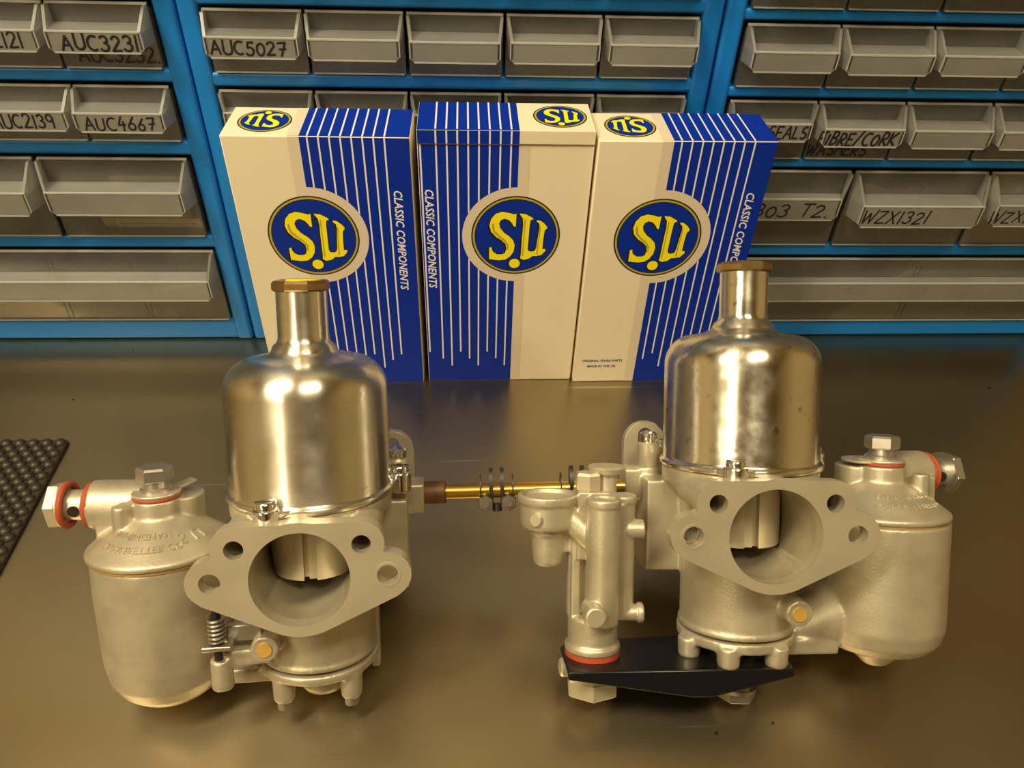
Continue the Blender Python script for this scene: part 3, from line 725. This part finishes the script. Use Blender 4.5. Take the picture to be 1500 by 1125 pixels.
        MB().lathe([(4.5, 31), (4.5, 33.4), (3.7, 34.4)], (lx, ly, 0), seg=24).build('chamber_screw', 'chrome', ch, off, smooth=40)
        MB().box(lx-4.5, lx+4.5, ly-.6, ly+.6, 34.2, 34.55).build('screw_slot', 'dark_steel', ch, off, smooth=0)
    cp = MB().lathe([(11.5, 124.8), (13.2, 125.4), (14.0, 126.2), (14.0, 128.9), (13.0, 130.2), (11.2, 130.6)], (0, 51, 0), seg=8, start=.35).build('damper_cap', 'brass_cap', root, off, smooth=25)
    tag(cp, 'aged brass octagonal damper cap')
    if side == 'L':
        sm = [(11*math.cos(rad(t)), 51+11*math.sin(rad(t))) for t in range(-120, -19, 10)]+[(7.0*math.cos(rad(t)), 51+7.0*math.sin(rad(t))) for t in range(-20, -121, -20)]
        MB().plate(sm, [], 130.4, 131.0, lambda a, b_, d: (a, b_, d)).build('paint_smear', 'yellow', cp, off, smooth=0)
    # --- float bowl with its carrier arm
    bcx = -74.5 if side == 'L' else -77.0; bc = (X(bcx), 51, 0)
    f = MB()
    if side == 'L':
        f.lathe([(10, -79), (18, -77), (24, -72.2), (28.4, -65), (30.6, -55), (32.2, -20), (32.4, -1.5)], bc, seg=64)
        f.add([], []); bx(f, -52, -10, 36, 62, -69, -61.5)
        f.lathe([(28, -65.5), (30.2, -64), (30.2, -60)], (0, 51, 0), seg=56)
        f.lathe([(6, -80.2), (10, -78.8), (12.2, -75.5), (13, -64)], (2, 47, 0), seg=40)
        for qx, qy in ((-16, 33), (17, 33)):
            f.lathe([(3.6, -78), (5.4, -76.5), (5.8, -64)], (qx, qy, 0), seg=20)
    else:
        f.lathe([(8, -74), (17, -72.8), (26, -69.5), (31, -64.5), (33.3, -57), (33.6, -20), (33.8, -1.5)], bc, seg=64)
        f.lathe([(6, -80), (11, -75), (20, -66)], (X(bcx+2), 47, 0), seg=40)
        f.cyl((X(-22), 46, -63), (X(-58), 50, -50), 6, 22, seg=36)
        bx(f, -50, -14, 36, 60, -71, -63)
        f.lathe([(30.2, -65), (30.2, -59.5)], (0, 51, 0), seg=56)
        f.lathe([(11, -71.8), (12, -71), (12, -62)], (0, 50, 0), seg=40)
        for qx, qy in ((-11.5, 27), (13, 27), (-27, 42), (18, 66)):
            f.lathe([(4.8, -72.5), (5.6, -71.5), (6, -62)], (qx, qy, 0), seg=20)
    cast(f, 'float_bowl', 'cast', root, off, voxel=.9, it=6)
    if side == 'L':
        for qx, qy in ((-16, 33), (17, 33)):
            MB().cyl((qx, qy, -81.5), (qx, qy, -77), 3.6, 3.9, 16).build('jet_screw', 'steel', root, off)
    # --- bowl lid: gasket, cone, boss, inlet arm
    MB().ring(28, 33.0, -1.8, -.6, bc).build('bowl_gasket', 'amber_gasket', root, off)
    zl = lambda r: 17.5-(r-11)*(14.2/21.5)
    l = MB().lathe([(33.6, -.6), (34.0, .2), (34.0, 2.0), (32.6, 3.2), (26, zl(26)+.4), (18, zl(18)+.3), (12, 16.6), (11.4, 18), (11.2, 25.5)], bc, seg=72)
    iy, iz = 60, 19.0
    dirv = Vector((-s, .05, .02)) if side == 'L' else Vector((1, .22, -.02))
    dirv.normalize()
    p0 = Vector((X(bcx), iy-1, iz)); ae = 33.0 if side == 'L' else 30.5
    l.cyl(p0, p0+dirv*ae, 12.4, seg=40)
    q1 = p0+dirv*(ae-.2)
    bx(l, bcx-30, bcx-2, iy-10, iy+8, 2, 19)
    l.lathe([(11.8, 10), (11.8, 24.5)], (X(bcx+8), 60, 0), seg=32)
    if side == 'L': l.lathe([(4.6, 10), (4.6, 24)], (bcx-14, 43, 0), seg=20)
    else: l.lathe([(4.2, 10), (4.2, 22)], (X(bcx-17), 43, 0), seg=20)
    lid = cast(l, 'bowl_lid', 'cast', root, off, voxel=.8, it=3)
    et = MB()
    c0, c1 = X(bcx), 51
    am = rad(-96) if side == 'L' else rad(-80)
    cone_text(et, 'CARBURETTER CO', 4.4, c0, c1, 24.8, am+.02, zl)
    cone_text(et, 'BIRMINGHAM', 4.2, c0, c1, 18.6, am-.05, zl)
    cone_text(et, 'S U', 8.2, c0, c1, 20.6, am+(1.05 if side == 'L' else 1.0), zl)
    et.build('raised_lettering', 'cast', lid, off, smooth=0)
    # --- lid bolt stack
    MB().ring(5, 11.3, 25.4, 27.0, bc).build('fibre_washer', 'red', root, off, bevel=.4)
    tw = MB().lathe([(11.2, 27.1), (11.4, 27.5), (11.4, 28.3), (10.9, 28.7)], bc, seg=40)
    if side == 'L': tw.add(*([(c0+5, 58, 28.0), (c0+11, 56, 28.0), (c0+16, 63, 29.0), (c0+12, 67, 29.0), (c0+5, 58, 29.2), (c0+11, 56, 29.2), (c0+16, 63, 30.2), (c0+12, 67, 30.2)], [(0,1,2,3), (7,6,5,4), (0,4,5,1), (1,5,6,2), (2,6,7,3), (3,7,4,0)]))
    else: tw.lathe([(12, 26.6), (12.2, 27), (12.2, 27.8)], (c0-6, 56, 0), seg=32)
    tw.build('tab_washer', 'machined', root, off, bevel=.2)
    bt = MB().lathe([(7.4, 28.4), (7.4, 30.2), (6.4, 31), (6.2, 34.2)], bc, seg=32)
    hexhead(bt, (c0, 51, 34), (0, 0, 1), 8.7, 7.0, .25 if side == 'L' else .5)
    bt.build('lid_bolt', 'steel', root, off, smooth=30)
    # --- fuel inlet: two red washers, drilled banjo bolt
    MB().torus(10.2, 1.55, q1+dirv*1.4, dirv).build('fibre_washer', 'red', root, off)
    q2 = q1+dirv*(2.8 if side == 'L' else 2.6)
    if side == 'R': MB().torus(10.2, 1.4, q1+dirv*3.6, dirv).build('fibre_washer', 'red', root, off); q2 = q1+dirv*5
    ln = 9.0
    bb = MB().cyl(q2-dirv*3, q2+dirv*(ln+1), 7.6, seg=32)
    if side == 'L': MB().torus(10.4, 1.6, q2+dirv*(ln+1.2), dirv).build('fibre_washer', 'red', root, off)
    e = q2+dirv*(ln+1.5 if side == 'L' else ln)
    bb.lathe([(11.3, 0), (11.3, 1.6)], e, dirv, 40)
    hexhead(bb, e+dirv*1.4, dirv, 11.6, 6.2, .15)
    bj = bb.build('banjo_bolt', 'machined' if side == 'L' else 'steel', root, off, smooth=30)
    hd = Vector((0, -1, -.15)).normalized(); hc = q2+dirv*ln*.55+hd*7.2
    MB().cyl(hc, hc+hd*.6, 2.9, seg=20).build('banjo_hole', 'dark_steel', bj, off)
    # --- brass pin in throttle stop boss
    MB().cyl((X(pinx), 14.2, pinz), (X(pinx), 16.5, pinz), 3.5, seg=24).build('brass_pin', 'brass_pin', root, off)
    # --- side screw and spring near the spindle
    zc = 22 if side == 'L' else 20
    if side == 'L':
        sp = [(42.5+4.0*math.cos(k*.55), 75+4.0*math.sin(k*.55), 13+k*.155) for k in range(60)]
        MB().tube(sp, .8, 6).build('spring', 'chrome', root, off)
        MB().lathe([(5.6, 22.5), (5.8, 23.2), (5.8, 33), (5.2, 34)], (42.5, 75, 0), seg=24).build('screw_boss', 'cast', root, off)
    else:
        MB().lathe([(5.4, zc), (6.0, zc+1), (6.0, 33), (5.2, 34)], (-42.5, 75, 0), seg=24).build('screw_boss', 'cast', root, off)
    MB().lathe([(4.4, 33.8), (4.7, 34.5), (4.7, 38.5), (3.8, 39.6)], (X(42.5), 75, 0), seg=20).box(X(42.5)-.7, X(42.5)+.7, 70.5, 79.5, 39.3, 40.2).build('adjusting_screw', 'chrome', root, off)
    # --- air intake flange at the back
    ol = []
    lob = [(-X(1)*0-38, 30, 13), (38, 30, 13), (-33, -24, 12), (33, -24, 12), (0, -40, 10 if side == 'L' else 17), (0, 0, 40)]+[(q*38, 30-k*3, 13) for q in (-1, 1) for k in range(10)]
    for k in range(160):
        a = 2*PI*k/160; r = 70
        while r > 12:
            x, z = r*math.cos(a), r*math.sin(a)
            if any((x-q)**2+(z-p)**2 <= t*t for q, p, t in lob): break
            r -= .15
        ol.append((x, z))
    slot = lambda cx: [(cx+4.2*math.cos(rad(t)), 35+4.2*math.sin(rad(t))) for t in range(0, 181, 20)]+[(cx+4.2*math.cos(rad(t)), 24+4.2*math.sin(rad(t))) for t in range(180, 361, 20)]
    MB().plate(ol, [circle(0, 0, 23, 48), slot(-38.5), slot(38.5)], 99, 106, lambda a, b_, d: (a, d, b_)).build('intake_flange', 'cast', root, off, smooth=30, bevel=1.2, seg=3)
    return root, Rm, off
LPOS, RPOS = (-75.63, 203.93, 100.02), (141.0, 213.91, 111.38)
Lr, LR, offc = carburettor('L', LPOS, 31.21, 4.25, -1.78, 'left carburettor with polished dome, float bowl to its left, no black bracket')
Rr, RR, _ = carburettor('R', RPOS, 38.1, .4, -1.07, 'right carburettor with pitted dome and a tall starter valve on a black bracket')

# left carburettor: throttle stop spring, screw and lever
sp = [(-41.4+3.6*math.cos(k*.5), 16+3.6*math.sin(k*.5), -35.5+k*.165) for k in range(84)]
MB().tube(sp, .75, 6).build('throttle_spring', 'steel', Lr, offc)
MB().cyl((-41.4, 16, -44), (-41.4, 16, -20), 2.0, seg=14).build('throttle_screw', 'dark_steel', Lr, offc)
MB().box(-48, -34.5, 11.5, 21, -38, -35.6).box(-38, -22, 19, 23, -37, -29).build('throttle_lever', 'steel', Lr, offc, bevel=.6)

# right carburettor: black bracket, bottom nut, starter valve
BR = Rr; bo2 = offc
bk = MB().plate([(-92.5, 23), (20, 23), (22, 30), (20, 64), (-25, 68), (-88, 62), (-92.5, 54)], [], -74.2, -71.8, lambda a, b, d: (a, b, d))
bk.plate([(-92.5, -71.8), (20, -71.8), (21, -76.0), (-8, -83), (-20, -85.8), (-30, -85.8), (-92.5, -76.0)], [], 22.4, 25.2, lambda a, b, d: (a, d, b))
tag(bk.build('bracket', 'black', BR, bo2, smooth=30, bevel=.8, seg=2), 'gloss black folded steel bracket')
jn = MB().lathe([(8, -92), (8, -74)], (0, 47, 0), seg=32).lathe([(10.4, -92.6), (10.4, -90.8)], (0, 47, 0), seg=32)
hexhead(jn, (0, 47, -92.4), (0, 0, -1), 10.2, 5.2, .1); jn.build('bracket_nut', 'steel', BR, bo2, smooth=30)
st = MB()
st.lathe([(12.5, 7.0), (15.2, 7.4), (15.4, 9), (15.4, 11.4), (14.6, 12), (13.4, 11.8), (12.6, 9.2), (9, 8.6), (0, 8.4)], (-100.8, 45, 0), seg=56)
st.lathe([(8, -6), (13.4, -5), (14, -3), (14.2, 8)], (-100.8, 45, 0), seg=56)
st.lathe([(5.5, -25), (7.3, -23.2), (8, -18), (8.6, -9), (9.6, -8.4), (9.6, -6), (9, -5)], (-100.8, 45, 0), seg=40)
st.cyl((-93, 42, 2), (-72, 36, -17), 6.2, 6.6, seg=28)                      # sloping passage
st.lathe([(8.2, -51), (8.2, 9)], (-74.8, 31, 0), seg=40).lathe([(7.8, 7.6), (8.7, 8.4), (8.7, 11.4), (8.0, 12.2), (5.8, 12.2), (5.4, 10.5), (0, 10.3)], (-74.8, 31, 0), seg=40)
st.lathe([(6.0, -51), (6.0, 9)], (-63, 41, 0), seg=32).lathe([(6.2, 7.8), (6.8, 8.4), (6.8, 11.2), (6.2, 12)], (-63, 41, 0), seg=32)
st.box(-72, -63, 34, 48, -51, 8)
st.box(-86.5, -70, 38, 54, -21, 13.5)
st.box(-89, -84.5, 40, 50, -52, -8).box(-81.5, -77.5, 36, 50, -52, -8).box(-90, -76, 45, 52, -52, -8)
st.box(-98, -84, 42, 52, -18, -4)
st.cyl((-64, 39, -5.5), (-52.8, 39, -5.5), 5.0, seg=28)
st.cyl((-64, 39, -48.5), (-54.4, 39, -48.5), 4.2, seg=28).cyl((-55.2, 39, -48.5), (-52.6, 39, -48.5), 5.2, seg=28)
st.lathe([(12.8, -69), (12.8, -51.5), (11.5, -50.5)], (-77, 45, 0), seg=48).lathe([(14.2, -69), (14.3, -68), (14.3, -66), (13.2, -64.8)], (-77, 45, 0), seg=48)
st.cyl((-80.6, 32, -42.5), (-80.6, 18, -42.5), 4.6, seg=24)
sv = cast(st, 'starter_valve', 'cast', BR, bo2, voxel=.62, it=2)
tag(sv, 'tall cast alloy starter valve body on the bracket')
MB().lathe([(5.2, 0), (5.2, 2.6), (4.4, 3.4)], (-80.6, 18, -42.5), (0, -1, 0), seg=28).build('plug_screw', 'machined', sv, bo2, bevel=.3)
MB().lathe([(3.3, 0), (3.3, 2.4), (2.7, 3)], (-107.5, 33.4, 1), (-.42, -.9, 0), seg=24).build('plug_screw', 'machined', sv, bo2)
hx = MB(); hexhead(hx, (-80.6, 45, 13), (0, 0, 1), 6.8, 9.6, .5); hx.build('hexagon_plug', 'machined', sv, bo2, smooth=25)
MB().lathe([(5.6, 8), (5.6, 20.5), (8.4, 21.5), (9.6, 23.4), (9.6, 24.4), (8.8, 25.2)], (-70.4, 50, 0), seg=36).build('valve_stem', 'cast', sv, bo2)
MB().ring(6, 14.0, -71.7, -69.0, (-77, 45, 0)).build('fibre_washer', 'red', sv, bo2)
bs = MB().lathe([(13.2, -83), (13.8, -81), (13.8, -74.3)], (-77, 45, 0), seg=40)
hexhead(bs, (-77, 45, -83), (0, 0, -1), 14.0, 9.6, .62); bs.build('base_nut', 'machined', sv, bo2, smooth=30)
MB().lathe([(4.8, 0), (4.8, 3), (3.6, 4)], (-90.2, 43, -78), (-1, -.1, 0), seg=24).build('side_screw', 'machined', sv, bo2)

# ------------------------------------------------------------------ throttle linkage between the two
def wl(P, Rm, x, y, z): return Vector(P)+Rm @ Vector((x, y, z))
A = wl(LPOS, LR, 50, 79, 12.6); B = wl(RPOS, RR, -44, 74, 10)
link = empty('throttle_linkage', (A+B)/2); lo = (A+B)/2
tag(link, 'brass throttle rod with spring clamps joining the two carburettors', 'rod')
d = (B-A).normalized(); Lq = (B-A).length
up = Vector((0, 0, 1)); up = (up-d*up.dot(d)).normalized(); fr = d.cross(up)
if fr.y > 0: fr = -fr
up = (up*.75-Vector((0, -1, 0))*.66).normalized(); up = (up-d*up.dot(d)).normalized(); fr = d.cross(up); fr = fr if fr.y < 0 else -fr
MB().cyl(A+d*6, B-d*4, 4.0, seg=28).build('rod', 'brass', link, lo)
MB().cyl(A+d*2, A+d*18, 6.2, seg=20).cyl(A-d*4-up*1, A+d*4-up*1, 4.6, seg=16).build('rusty_collar', 'rust', link, lo, bevel=.6)
def clamp(t):
    c = A+d*t
    k = MB()
    for j, (dd, h) in enumerate(((-8.8, 9), (-3, 12.5), (3, 12.5), (8.8, 9))):
        q = c+d*dd
        k.plate([(-5.2*math.cos(rad(a)), h*math.sin(rad(a)) if a < 180 else 7.5*math.sin(rad(a))) for a in range(0, 360, 18)], [circle(0, 0, 4.05, 18)], -.35-.7*(h > 10), .35+.7*(h > 10),
                lambda a, b, e, q=q: q+fr*a+up*b+d*e)
    o = k.build('clamp_plate', 'dark_steel', link, lo)
    for dd in (-6.2, 6.2):
        h = MB(); base = c+d*dd-up*6.2+fr*2
        hexhead(h, base, fr, 4.6, 4.2, .5); h.cyl(base+fr*4, base+fr*5.4, 2.3, seg=14); h.cyl(base-fr*8, base, 2, seg=12)
        h.build('clamp_bolt', 'bolt_dark', link, lo, smooth=30)
    MB().cyl(c-up*7+fr*1, c-up*11+fr*1, 2.6, seg=14).build('clamp_spacer', 'dark_steel', link, lo)
clamp(46); clamp(90)
